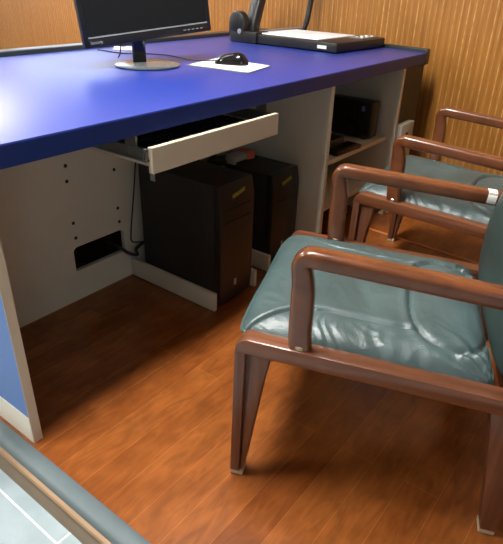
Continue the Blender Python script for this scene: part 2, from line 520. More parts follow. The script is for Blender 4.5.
# left side panel: pale front edge, blue outer face, white plinth
sp = box_obj('side_panel', (-T + 0.004, 0, 0.0015, 1.08, 0, ZT - TH), M['beige'], desk)
box_obj('edge_strip', (-T, 0.0, 0.0, 0.0015, 0, ZT - TH), M['beige_edge'], sp)
box_obj('outer_face', (-T, -T + 0.004, 0.0015, 1.08, 0.082, ZT - TH), M['blue_side'], sp)
box_obj('plinth', (-T - 0.001, -T + 0.004, 0.0015, 1.08, 0, 0.082), M['plinth'], sp)
# modesty panel with a real cable opening (four slabs round the hole)
hx0, hx1, hz0, hz1 = 0.480, 0.705, 0.113, 0.204
bm = bmesh.new()
xe = XD - 0.012
y0, y1 = YBK, YBK + 0.018
bx(bm, 0, hx0, y0, y1, 0, ZT - TH); bx(bm, hx1, xe, y0, y1, 0, ZT - TH)
bx(bm, hx0, hx1, y0, y1, 0, hz0); bx(bm, hx0, hx1, y0, y1, hz1, ZT - TH)
# rounded upper corners of the opening
for cx, sgn in ((hx0, 1), (hx1, -1)):
    r = 0.018
    pts = [(cx, hz1)] + [(cx + sgn * (r - r * cos(a)), hz1 - r + r * sin(a)) for a in [k * pi / 12 for k in range(7)]]
    prism(bm, pts, lambda u, v, w: (u, w, v), y0, y1)
modesty = obj('modesty_panel', bm, M['beige'], desk)
for sx, sz in ((0.495, 0.496), (0.492, 0.444), (0.494, 0.295), (0.496, 0.239), (0.689, 0.493), (0.687, 0.437), (0.687, 0.292), (0.688, 0.238)):
    bm = bmesh.new()
    lathe(bm, [(0.0062, 0.0), (0.0062, -0.0012), (0.004, -0.002)], (sx, YBK, sz), 12, 'y')
    obj('screw_hole', bm, M['hole'], modesty)
box_obj('back_panel', (-T, xr(ytop) - 0.02, 1.082, 1.1, 0, ZT - TH), M['blue_side'], desk)  # unseen rear panel, added so the inside stays dark behind the cable opening
# divider and right cupboard
for nm, X0 in (('divider_panel', XD), ('right_panel', XR)):
    d = box_obj(nm, (X0 - 0.012, X0 + 0.008, 0.0015, 1.08, 0, ZT - TH), M['beige'], desk)
    box_obj('edge_strip', (X0 - 0.012, X0 + 0.008, 0.0, 0.0015, 0, ZT - TH), M['beige_edge'], d)
cx0, cx1 = XD + 0.008, XR - 0.012
for zz in (0.392, 0.19):
    s = box_obj('shelf', (cx0, cx1, 0.0415, 0.78, zz - 0.018, zz), M['beige'], desk)
    box_obj('edge_strip', (cx0, cx1, 0.04, 0.0415, zz - 0.018, zz), M['beige_edge'], s)
box_obj('cupboard_back', (cx0, cx1, 0.781, 0.799, 0, ZT - TH), M['beige'], desk)
box_obj('end_panel', (XR + 0.012, xr(0) + 0.03, 0.012, 1.05, 0, ZT - TH - 0.006), M['black_panel'], desk)
# pull-out keyboard tray
KX0, KX1, KY = 0.410, 0.955, -0.024
tray = box_obj('keyboard_tray', (KX0 + 0.016, KX1 - 0.004, KY + 0.016, 0.40, 0.612, 0.626), M['beige'], desk)
box_obj('front_board', (KX0, KX1, KY, KY + 0.016, 0.602, 0.668), M['beige_edge'], tray)
for xx in (KX0 - 0.012, KX1 - 0.004):
    bm = bmesh.new()
    bx(bm, xx, xx + 0.012, KY + 0.012, 0.40, 0.632, 0.637); bx(bm, xx, xx + 0.012, KY + 0.012, 0.40, 0.660, 0.665)
    bx(bm, xx + 0.004, xx + 0.008, KY + 0.012, 0.40, 0.635, 0.662)
    for k in range(4):
        bx(bm, xx + 0.001, xx + 0.006, KY + 0.020 + k * 0.032, KY + 0.028 + k * 0.032, 0.6365, 0.6605)
    obj('slide_rail', bm, M['metal'], tray)
    bm = bmesh.new(); bx(bm, xx + 0.003, xx + 0.009, KY + 0.05, KY + 0.09, 0.662, ZT - TH); obj('rail_bracket', bm, M['metal'], tray)

# keyboard on the tray
kb = thing('keyboard', 'black keyboard lying on the pull-out tray under the blue desktop', 'keyboard', (0.68, 0.10, 0.626))
box_obj('case', (-0.215, 0.215, -0.075, 0.075, 0.0, 0.018), M['black'], kb, bev=0.004)
bm = bmesh.new()
for r in range(5):
    for c in range(15):
        x0 = -0.205 + c * 0.0274; yy = -0.066 + r * 0.0265
        bx(bm, x0, x0 + 0.023, yy, yy + 0.021, 0.017, 0.024, bev=0.0015, seg=1)
obj('keys', bm, M['black'], kb)

# ------------------------------------------------------------------ monitor
MON = (0.960, 0.546, 0.841); MYA, MRO, MTI = -0.285, 0.087, 0.052
mon = thing('monitor', 'black flat computer monitor standing on the blue desk', 'monitor', (0.945, 0.560, ZT), 0)
rt = Vector((cos(MYA), sin(MYA), 0)); nf = Vector((sin(MYA), -cos(MYA), 0))
upv = Vector((0, 0, 1)) * cos(MTI) - nf * sin(MTI)
r2 = rt * cos(MRO) + upv * sin(MRO); u2 = -rt * sin(MRO) + upv * cos(MRO)
n2 = r2.cross(u2) * 1.0            # points to the viewer side?
if n2.dot(nf) < 0: n2 = -n2
off = Vector(MON) - Vector(mon.location)
def place(o, extra=Vector((0, 0, 0))):
    o.matrix_local = Matrix(((r2.x, u2.x, n2.x, off.x), (r2.y, u2.y, n2.y, off.y), (r2.z, u2.z, n2.z, off.z), (0, 0, 0, 1)))
mw, mh = 0.50, 0.315
bm = bmesh.new(); bx(bm, -mw / 2, mw / 2, 0, mh, -0.022, 0.0, bev=0.004)
# frame lips around the screen
e = 0.0
bx(bm, -mw / 2, -mw / 2 + 0.016, 0.0, mh, -0.006, 0.005, bev=0.002); bx(bm, mw / 2 - 0.016, mw / 2, 0.0, mh, -0.006, 0.005, bev=0.002)
bx(bm, -mw / 2, mw / 2, 0.0, 0.030, -0.006, 0.005, bev=0.002); bx(bm, -mw / 2, mw / 2, mh - 0.016, mh, -0.006, 0.005, bev=0.002)
bx(bm, -0.13, 0.13, 0.06, 0.25, -0.048, -0.020, bev=0.010)
bez = obj('bezel', bm, M['black'], mon); place(bez)
bm = bmesh.new(); bx(bm, -mw / 2 + 0.015, mw / 2 - 0.015, 0.029, mh - 0.015, -0.001, 0.0015)
o = obj('screen', bm, M['screen'], mon); place(o)
bm = bmesh.new(); bx(bm, -mw / 2 + 0.016, mw / 2 - 0.016, 0.0285, 0.0325, 0.0015, 0.0062)
o = obj('screen_lip', bm, M['lip'], mon); place(o)
bm = bmesh.new()
for k in range(5): bx(bm, 0.13 + k * 0.018, 0.14 + k * 0.018, 0.012, 0.016, 0.004, 0.0062)
o = obj('button', bm, M['grey_plastic'], mon); place(o)
# lettering under the screen
t = text_obj('lettering', 'lenovo', 0.016, M['lip'], mon, (0, 0, 0), (0, 0, 0))
t.matrix_local = bez.matrix_local @ Matrix.Translation((-mw / 2 + 0.020, 0.010, 0.0056))
# stand
bm = bmesh.new()
tube(bm, [(0.0, 0.030, 0.012), (-0.004, 0.026, 0.06), (-0.002, 0.028, 0.12), (0.004, 0.032, 0.22)], 0.001, 4, 2)
bm.free(); bm = bmesh.new()
nb = Matrix.Rotation(MYA, 3, 'Z')
t_ = bmesh.new(); bx(t_, -0.044, 0.006, 0.016, 0.034, 0.010, 0.20, bev=0.005)
bmesh.ops.transform(t_, matrix=Matrix.Rotation(MYA, 4, 'Z'), verts=list(t_.verts)); merge(bm, t_)
obj('stand_neck', bm, M['black_gloss'], mon)
bm = bmesh.new()
lathe(bm, [(0.112, 0.0), (0.118, 0.003), (0.118, 0.007), (0.108, 0.0105), (0.05, 0.0125), (0.001, 0.013)], (0, 0, 0), 64)
obj('stand_base', bm, M['monitor_base'], mon)
bm = bmesh.new()
tube(bm, [(-0.075, 0.060, 0.19), (-0.085, 0.040, 0.10), (-0.080, 0.050, 0.05), (-0.088, 0.055, 0.030)], 0.0022, 8)
obj('cable', bm, M['cable'], mon)

# white slip behind the monitor
bm = bmesh.new()
for i in range(1):
    N = 10
    g = [[bm.verts.new((-0.055 + 0.11 * a / N, -0.035 + 0.07 * b_ / N, 0.004 + 0.006 * abs(noise.noise(Vector((a * 0.5, b_ * 0.5, 3)))) + (0.010 if (a + b_) % 5 == 0 else 0) * 0.5)) for b_ in range(N + 1)] for a in range(N + 1)]
    h = [[bm.verts.new((v.co.x, v.co.y, 0.0005)) for v in row] for row in g]
    for a in range(N):
        for b_ in range(N):
            bm.faces.new((g[a][b_], g[a + 1][b_], g[a + 1][b_ + 1], g[a][b_ + 1]))
            bm.faces.new((h[a][b_], h[a][b_ + 1], h[a + 1][b_ + 1], h[a + 1][b_]))
    for a in range(N):
        bm.faces.new((g[a][0], h[a][0], h[a + 1][0], g[a + 1][0])); bm.faces.new((g[a][N], g[a + 1][N], h[a + 1][N], h[a][N]))
        bm.faces.new((g[0][a], g[0][a + 1], h[0][a + 1], h[0][a])); bm.faces.new((g[N][a], h[N][a], h[N][a + 1], g[N][a + 1]))
o = obj('paper_slip', bm, M['paper'], None, loc=(1.215, 0.985, ZT)); o.rotation_euler = (0, 0, -0.8)
tag(o, 'small crumpled white slip on the blue desk behind the monitor neck', 'paper')

# ------------------------------------------------------------------ mouse pad and mouse
pad = thing('mouse_pad', 'white mouse pad lying on the blue desk under the black mouse', 'mouse pad', (1.185, 0.375, ZT), 0.0)
pc = [(1.056, 0.470), (1.075, 0.196), (1.268, 0.237), (1.29, 0.52)]
pc = [(x - 1.185, y - 0.375) for x, y in pc]
bm = bmesh.new(); prism(bm, pc, lambda u, v, w: (u, v, w), 0.0, 0.003, bev=0.0008)
obj('base', bm, M['grey_plastic'], pad)
cxm = sum(q[0] for q in pc) / 4; cym = sum(q[1] for q in pc) / 4
bm = bmesh.new(); prism(bm, [(cxm + (x - cxm) * 0.93 + 0.004, cym + (y - cym) * 0.96) for x, y in pc], lambda u, v, w: (u, v, w), 0.0025, 0.0046, bev=0.0006)
obj('top_sheet', bm, M['paper'], pad)

mouse = thing('mouse', 'black computer mouse sitting on the white mouse pad', 'computer mouse', (1.186, 0.362, ZT + 0.0046), 0.35)
mouse.scale = (1.12, 1.12, 1.12)
bm = bmesh.new()
NA, NB = 28, 20
rows = []
for i in range(NA + 1):
    u = -1 + 2 * i / NA
    wv = 0.031 * (1 - abs(u) ** 3.2) ** 0.5 * (1 - 0.10 * sin((u + 1) * pi / 2)) if abs(u) < 1 else 0.0
    hv = 0.036 * max(0.0, (1 - abs(u) ** 2.6)) ** 0.55 * (1.0 - 0.28 * u)
    row = []
    for j in range(NB + 1):
        a = pi * j / NB
        x = wv * cos(a); z = hv * abs(sin(a)) ** 0.75
        row.append(bm.verts.new((x, 0.060 * u, z)))
    rows.append(row)
for i in range(NA):
    for j in range(NB):
        bm.faces.new((rows[i][j], rows[i + 1][j], rows[i + 1][j + 1], rows[i][j + 1]))
    bm.faces.new((rows[i][0], rows[i][NB], rows[i + 1][NB], rows[i + 1][0]))
bmesh.ops.remove_doubles(bm, verts=list(bm.verts), dist=0.0003)
obj('body', bm, M['black_gloss'], mouse)
bm = bmesh.new(); lathe(bm, [(0.001, -0.004), (0.008, -0.0035), (0.008, 0.0035), (0.001, 0.004)], (0, 0.034, 0.020), 16, 'x')
obj('scroll_wheel', bm, M['grey_plastic'], mouse)
# cable in world space, moved into the mouse's frame
mi = (Matrix.Translation(mouse.location) @ Matrix.Rotation(0.35, 4, 'Z') @ Matrix.Scale(1.12, 4)).inverted()
cp = [(1.168, 0.422, ZT + 0.014), (1.150, 0.480, ZT + 0.008), (1.165, 0.560, ZT + 0.0035), (1.195, 0.700, ZT + 0.0025), (1.165, 0.800, ZT + 0.0025), (1.10, 0.88, ZT + 0.0025), (1.10, 1.04, ZT + 0.0025)]
bm = bmesh.new(); tube(bm, [mi @ Vector(q) for q in cp], 0.002, 8, 8)
obj('cable', bm, M['cable'], mouse)

# ------------------------------------------------------------------ document camera
dc = thing('document_camera', 'black document camera with white stage at the right end of the desk', 'document camera', (1.800, 0.262, ZT), radians(-4))
DW, DD = 0.430, 0.55
bm = bmesh.new(); bx(bm, 0, DW, 0, DD, 0.004, 0.046, bev=0.007)
for fx in (0.03, DW - 0.08):
    for fy in (0.03, DD - 0.06): bx(bm, fx, fx + 0.03, fy, fy + 0.03, 0.0, 0.006)
base = obj('base', bm, M['black'], dc)
box_obj('stage', (0.035, DW - 0.07, 0.13, DD - 0.045, 0.044, 0.051), M['stage'], dc, bev=0.002)
bm = bmesh.new(); bx(bm, 0.26, DW - 0.02, 0.03, 0.105, 0.045, 0.050, bev=0.002)
cpn = obj('control_panel', bm, M['grey_plastic'], dc)
for k in range(3):
    bm = bmesh.new()
    for q in range(2): lathe(bm, [(0.008, 0.0), (0.008, 0.003), (0.006, 0.004)], (0.29 + k * 0.045, 0.05 + q * 0.03, 0.050), 12)
    obj('button', bm, M['white'], cpn)
box_obj('badge', (-0.0015, 0.001, 0.055, 0.105, 0.016, 0.030), M['white'], dc)
box_obj('rear_ridge', (0.04, DW + 0.01, DD - 0.04, DD - 0.005, 0.044, 0.056), M['grey_plastic'], dc, bev=0.003)
# hinge and main arm at the left rear corner
bm = bmesh.new(); bx(bm, -0.010, 0.095, DD - 0.08, DD + 0.10, 0.0, 0.056, bev=0.010)
lathe(bm, [(0.044, -0.030), (0.052, -0.025), (0.052, 0.010), (0.044, 0.015)], (0.020, DD + 0.055, 0.092), 32, 'x')
bx(bm, -0.009, 0.034, DD + 0.004, DD + 0.106, 0.03, 0.095, bev=0.004)
hg = obj('hinge', bm, M['black'], dc)
bm = bmesh.new(); lathe(bm, [(0.012, 0.0), (0.012, -0.003), (0.008, -0.004)], (-0.010, DD + 0.030, 0.052), 14, 'x')
obj('screw', bm, M['silver'], hg)
bm = bmesh.new()
sweep(bm, catmull([(0.068, DD + 0.015, 0.040), (0.070, DD + 0.016, 0.075), (0.098, DD + 0.016, 0.15), (0.140, DD + 0.018, 0.26), (0.17, DD + 0.02, 0.42)], 6), lambda t: 0.030 - 0.004 * t, lambda t: 0.036 - 0.008 * t, (0, 1, 0), 4.0)
arm = obj('camera_arm', bm, M['black'], dc)
bm = bmesh.new(); bx(bm, 0.10, 0.24, DD - 0.06, DD + 0.09, 0.40, 0.47, bev=0.012)
obj('camera_head', bm, M['black'], arm)
bm = bmesh.new()
sweep(bm, catmull([(0.412, DD - 0.05, 0.035), (0.432, DD - 0.06, 0.10), (0.460, DD - 0.062, 0.24), (0.42, DD - 0.10, 0.40)], 6), lambda t: 0.012, lambda t: 0.013, (0, 1, 0), 4.0)
la = obj('lamp_arm', bm, M['black'], dc)
bm = bmesh.new(); bx(bm, 0.29, 0.45, DD - 0.13, DD - 0.07, 0.385, 0.42, bev=0.008)
obj('lamp_head', bm, M['black'], la)

# ------------------------------------------------------------------ computer towers and their stands
def cart(loc, w, label):
    t = thing('computer_stand', label, 'computer stand', loc, 0, 'computer stands under the desk')
    box_obj('side_board', (0.0, 0.015, 0.0, 0.425, 0.004, 0.073), M['beige'], t, bev=0.001)
    box_obj('side_board', (w - 0.015, w, 0.0, 0.425, 0.004, 0.073), M['beige'], t, bev=0.001)
    box_obj('base_board', (0.015, w - 0.015, 0.03, 0.425, 0.010, 0.024), M['black_case'], t)
    for fx in (0.003, w - 0.013):
        for fy in (0.03, 0.38):
            bm = bmesh.new(); bx(bm, fx, fx + 0.01, fy, fy + 0.02, 0.0, 0.005)
            obj('glide', bm, M['black'], t)
    return t
cart((0.722, 0.050, 0), 0.245, 'low pale stand under the left black computer tower')
cart((1.085, 0.080, 0), 0.215, 'low pale stand under the right computer tower beside the divider')

def tower(loc, w, d, h, rz, label):
    t = thing('computer_tower', label, 'computer', loc, rz, 'black computer towers under the desk')
    bm = bmesh.new(); bx(bm, 0, w, 0.035, d, 0.0, h, bev=0.004)
    obj('case', bm, M['black_case'], t)
    bm = bmesh.new()
    prism(bm, [(0.036, 0.0), (0.036, h), (0.012, h), (0.0, h - 0.06), (0.004, 0.06), (0.010, 0.0)], lambda u, v, w_: (w_, u, v), 0.0, w, bev=0.004)
    fp = obj('front_panel', bm, M['black'], t)
    zt = h
    bm = bmesh.new()
    bx(bm, 0.02, w - 0.02, 0.0, 0.02, h * 0.80, h * 0.80 + 0.004); bx(bm, 0.02, w - 0.02, 0.0, 0.02, h * 0.70, h * 0.70 + 0.003)
    obj('drive_seam', bm, M['black_gloss'], fp)
    # yellow-green sticker, a slanting strip near the top of the front panel
    bm = bmesh.new()
    pts = [(0.060, -0.052), (0.125, -0.040), (0.125, -0.028), (0.060, -0.040)]
    prism(bm, pts, lambda u, v, w_: (u, (0.2 * max(0.0, v + 0.06)) + w_, h + v), -0.0025, 0.004)
    obj('sticker', bm, M['yellow'], fp)
    bm = bmesh.new(); lathe(bm, [(0.006, 0.004), (0.006, -0.002), (0.004, -0.003)], (w - 0.02, 0.004, h - 0.085), 14, 'y')
    obj('power_button', bm, M['silver'], fp)
    box_obj('front_badge', (w * 0.42, w * 0.42 + 0.012, 0.003, 0.008, 0.055, 0.080), M['silver'], fp)
    box_obj('side_badge', (-0.0012, 0.001, d - 0.085, d - 0.062, h - 0.048, h - 0.012), M['silver'], t)
    return t
tower((0.739, 0.032, 0.0245), 0.176, 0.385, 0.438, 0.0, 'black computer tower nearer the cable opening, left of the two')
tower((1.104, 0.085, 0.0245), 0.178, 0.320, 0.372, 0.0, 'black computer tower beside the divider panel, right of the two')

# small white and red plug block on top of the left tower, rear
pb = thing('plug_adapter', 'small white and red plug block on top of the right black tower', 'plug', (1.13, 0.30, 0.3967), 0.0)
bm = bmesh.new(); bx(bm, -0.020, 0.055, -0.025, 0.030, 0.010, 0.034, bev=0.004); bx(bm, -0.020, -0.008, -0.02, 0.02, 0.0, 0.015, bev=0.002)
obj('body', bm, M['offwhite'], pb)
bm = bmesh.new(); bx(bm, 0.058, 0.105, -0.026, 0.031, 0.004, 0.036, bev=0.004); bx(bm, 0.085, 0.10, -0.02, 0.02, 0.0, 0.016, bev=0.002)
obj('red_cap', bm, M['red'], pb)

# cables
def cable(name, pts, r, label):
    bm = bmesh.new(); tube(bm, pts, r, 8, 8)
    return tag(obj(name, bm, M['cable']), label, 'cable')
cable('power_cable', [(0.660, 0.545, 0.150), (0.672, 0.484, 0.142), (0.690, 0.450, 0.118), (0.715, 0.430, 0.108), (0.735, 0.458, 0.115), (0.780, 0.466, 0.125), (0.80, 0.452, 0.13)], 0.0065, 'thick black cable running from the cable opening to the left tower')
cable('thin_cable', [(0.742, 0.392, 0.612), (0.737, 0.41, 0.54), (0.736, 0.43, 0.433), (0.722, 0.43, 0.355), (0.706, 0.43, 0.273), (0.694, 0.43, 0.205), (0.700, 0.435, 0.168), (0.745, 0.44, 0.148), (0.80, 0.421, 0.143)], 0.0028, 'thin dark cable hanging from the keyboard tray down the panel')
cable('looped_cable', [(1.21, 0.44, 0.49), (1.167, 0.43, 0.405), (1.120, 0.43, 0.368), (1.075, 0.43, 0.325), (1.045, 0.43, 0.22), (1.045, 0.43, 0.10), (1.06, 0.42, 0.011)], 0.010, 'thick black cable rising behind the right tower to the divider panel')
cable('monitor_cable', [(0.90, 0.430, 0.44), (0.985, 0.435, 0.412), (1.040, 0.440, 0.362), (1.065, 0.445, 0.30), (1.025, 0.445, 0.18), (1.015, 0.44, 0.008)], 0.007, 'black cable sagging between the two black towers')
cable('headset_cable', [(1.284, 0.115, 0.325), (1.298, 0.12, 0.320), (1.315, 0.12, 0.29), (1.318, 0.12, 0.24), (1.305, 0.115, 0.215), (1.284, 0.11, 0.225)], 0.0028, 'small cable loop at the right side of the tower beside the divider')

# ------------------------------------------------------------------ things in the cupboard
am = thing('electronic_box', 'glossy black electronic box on the upper shelf of the desk cupboard', 'electronics', (1.822, 0.060, 0.392), 0)
bm = bmesh.new(); bx(bm, 0.008, 0.070, 0.0, 0.36, 0.010, 0.172, bev=0.005)
for fx in (0.012, 0.045):
    for fy in (0.03, 0.30): bx(bm, fx, fx + 0.02, fy, fy + 0.02, 0.0, 0.012)
obj('case', bm, M['black'], am)
bm = bmesh.new(); bx(bm, 0.0, 0.010, 0.080, 0.355, 0.014, 0.168, bev=0.003)
obj('front_glass', bm, M['black_gloss'], am)
bm = bmesh.new(); bx(bm, 0.002, 0.010, 0.004, 0.074, 0.014, 0.168, bev=0.003)
fc = obj('control_face', bm, M['black'], am)
bm = bmesh.new(); bx(bm, 0.0, 0.004, 0.040, 0.056, 0.128, 0.150)
obj('indicator', bm, mat('blue_indicator', rgb(110, 130, 200), rough=0.3), fc)
bm = bmesh.new(); bx(bm, 0.0, 0.004, 0.016, 0.062, 0.03, 0.042)
obj('slot', bm, M['black_gloss'], fc)
fl = thing('flat_box', 'flat black device in front of the glossy box on the cupboard shelf', 'electronics', (1.50, 0.045, 0.392), radians(-4))
bm = bmesh.new(); bx(bm, 0, 0.19, 0, 0.08, 0.0, 0.020, bev=0.004); bx(bm, 0.0, 0.16, 0.07, 0.20, 0.0, 0.045, bev=0.006)
obj('body', bm, M['black'], fl)
bm = bmesh.new()
for k in range(5): bx(bm, 0.015 + k * 0.034, 0.039 + k * 0.034, 0.015, 0.058, 0.019, 0.023, bev=0.001)
obj('keys', bm, M['black_gloss'], fl)
lb = thing('storage_box', 'dark box on the lower shelf of the desk cupboard', 'box', (1.36, 0.10, 0.19), 0)
box_obj('body', (0, 0.17, 0, 0.3, 0, 0.10), M['black'], lb, bev=0.004)
box_obj('lid', (-0.003, 0.173, -0.003, 0.303, 0.10, 0.118), M['black_case'], lb, bev=0.003)

# white box at the right end
wb = thing('speaker', 'small white box with a dark round hole beside the black desk end', 'speaker', (1.990, -0.022, 0.0))
box_obj('body', (0, 0.145, 0.0, 0.033, 0.0, 0.448), M['offwhite'], wb, bev=0.004)
bm = bmesh.new(); lathe(bm, [(0.014, 0.002), (0.014, -0.002), (0.010, -0.003)], (0.062, 0.0, 0.392), 20, 'y')
obj('driver', bm, M['hole'], wb)

# ------------------------------------------------------------------ chairs
CW = 0.580          # outer width
CS = 0.545          # rail length
def arm_path(n0):
    P = [(0.130, 0.392), (0.127, 0.43), (0.127, 0.49), (0.126, 0.535), (0.120, 0.577)]
    out = [Vector((0, 0, 0))] * 0
    pts = catmull([(s, z, 0) for s, z in P], 6)
    # bend of radius ~.032, then the level arm
    c = (0.139, 0.578); r = 0.019
    arc = [(c[0] - r * cos(a), c[1] + r * sin(a), 0) for a in [k * (pi / 2) / 8 for k in range(1, 9)]]
    arm_ = [(0.139 + (0.62 - 0.139) * k / 12, 0.597 - 0.036 * k / 12, 0) for k in range(1, 13)]
    allp = [(p[0], p[1]) for p in pts] + [(a[0], a[1]) for a in arc] + [(a[0], a[1]) for a in arm_]
    return [(n0, -s, z) for s, z in allp]          # local axes: x = across, y = -s (facing +y), z up

def cushion_mesh():
    """seat cushion in local (x across, s back): sculpted leather with stitched seams and pleats"""
    bm = bmesh.new()
    x0, x1, s0, s1 = 0.034, 0.545, -0.010, 0.512
    NX, NS = 150, 160
    zb = 0.378
    def pos(i, j):
        u = -1 + 2 * i / NX; v = -1 + 2 * j / NS
        # denser near the borders
        u = sin(u * pi / 2) * 0.5 + u * 0.5; v = sin(v * pi / 2) * 0.5 + v * 0.5
        x = (x0 + x1) / 2 + u * (x1 - x0) / 2; s = (s0 + s1) / 2 + v * (s1 - s0) / 2
        # rounded corners
        return u, v, x, s
    def height(u, v, x, s):
        e = max(0.0, 1 - abs(u) ** 7) ** 0.5 * max(0.0, 1 - abs(v) ** 8) ** 0.5
        sl = 0.405 - 0.065 * s                       # follows the rail
        dome = 0.043 + 0.008 * (1 - u * u) * (1 - v * v)
        z = sl - 0.022 + e * dome
        xc = (x0 + x1) / 2; d = abs(x - xc)
        # long stitched seam parallel to each side, curving out at the front corner
        seam_x = 0.158 - 0.10 * max(0.0, (0.17 - s) / 0.17) ** 2 * -1.0
        ds = abs(d - seam_x) if s < 0.36 else 9
        z -= 0.0065 * exp(-(ds / 0.0034) ** 2)
        z += 0.0022 * exp(-((d - seam_x + 0.014) / 0.010) ** 2) if s < 0.36 else 0
        # oval back pad with stitched outline
        q = ((abs(x - xc) / 0.190) ** 2.6 + (abs(s - 0.425) / 0.088) ** 2.6)
        qd = (q ** (1 / 2.6) - 1) * 0.088
        z -= 0.0075 * exp(-(qd / 0.004) ** 2)
        z += 0.0036 * exp(-((qd - 0.012) / 0.008) ** 2) + (0.004 if qd < 0 else 0) * min(1, -qd / 0.02 if qd < 0 else 0)
        # a sunken fold across the middle in front of the pad
        ms = 0.235 + 0.02 * sin(x * 14)
        z -= 0.010 * exp(-((s - ms) / 0.030) ** 2) * exp(-(d / 0.10) ** 2)
        # pleats on the side strips
        side = 1 / (1 + exp(-(d - seam_x - 0.012) / 0.006))
        w = noise.noise(Vector((x * 12, s * 46 + 4 * noise.noise(Vector((x * 12, s * 6, 1.3))), 0.5)))
        z += side * 0.0034 * (1 - 2.6 * abs(w)) * (0.35 + 0.65 * abs(noise.noise(Vector((s * 9, 2.2, x * 3)))) * 2)
        # gathers fanning at the rear corners
        cr = sqrt((d - 0.240) ** 2 + (s - 0.50) ** 2)
        a = atan2(s - 0.56, d - 0.275)
        z += 0.006 * exp(-(cr / 0.085) ** 2) * sin(a * 26)
        z += 0.0007 * (1 - 3 * abs(noise.noise(Vector((x * 30 + 2 * noise.noise(Vector((x * 9, s * 9, 7))), s * 26, 4.0))))) + 0.0030 * noise.noise(Vector((x * 8, s * 8, 9.0)))
        return z
    def shrink(u, v, x, s):
        k = 0.014 * (abs(u) ** 10) * (abs(v) ** 10)
        return x - math.copysign(k, u), s - math.copysign(k, v)
    G = []
    for i in range(NX + 1):
        row = []
        for j in range(NS + 1):
            u, v, x, s = pos(i, j)
            X, Sx = shrink(u, v, x, s)
            row.append(bm.verts.new((X, -Sx, height(u, v, x, s))))
        G.append(row)
    for i in range(NX):
        for j in range(NS):
            bm.faces.new((G[i][j], G[i][j + 1], G[i + 1][j + 1], G[i + 1][j]))
    rim = [G[i][0] for i in range(NX + 1)] + [G[NX][j] for j in range(1, NS + 1)] + [G[i][NS] for i in range(NX - 1, -1, -1)] + [G[0][j] for j in range(NS - 1, 0, -1)]
    low = [bm.verts.new((v.co.x, v.co.y, 0.405 + 0.065 * v.co.y - 0.030)) for v in rim]
    n = len(rim)
    for i in range(n):
        bm.faces.new((rim[i], rim[(i + 1) % n], low[(i + 1) % n], low[i]))
    bm.faces.new(low)
    pipe = [(v.co.x, v.co.y, v.co.z + 0.001) for v in rim[::6]]
    pipe = pipe + [pipe[0]]
    bp = bmesh.new(); tube(bp, pipe, 0.0045, 8, 2)
    return bm, bp

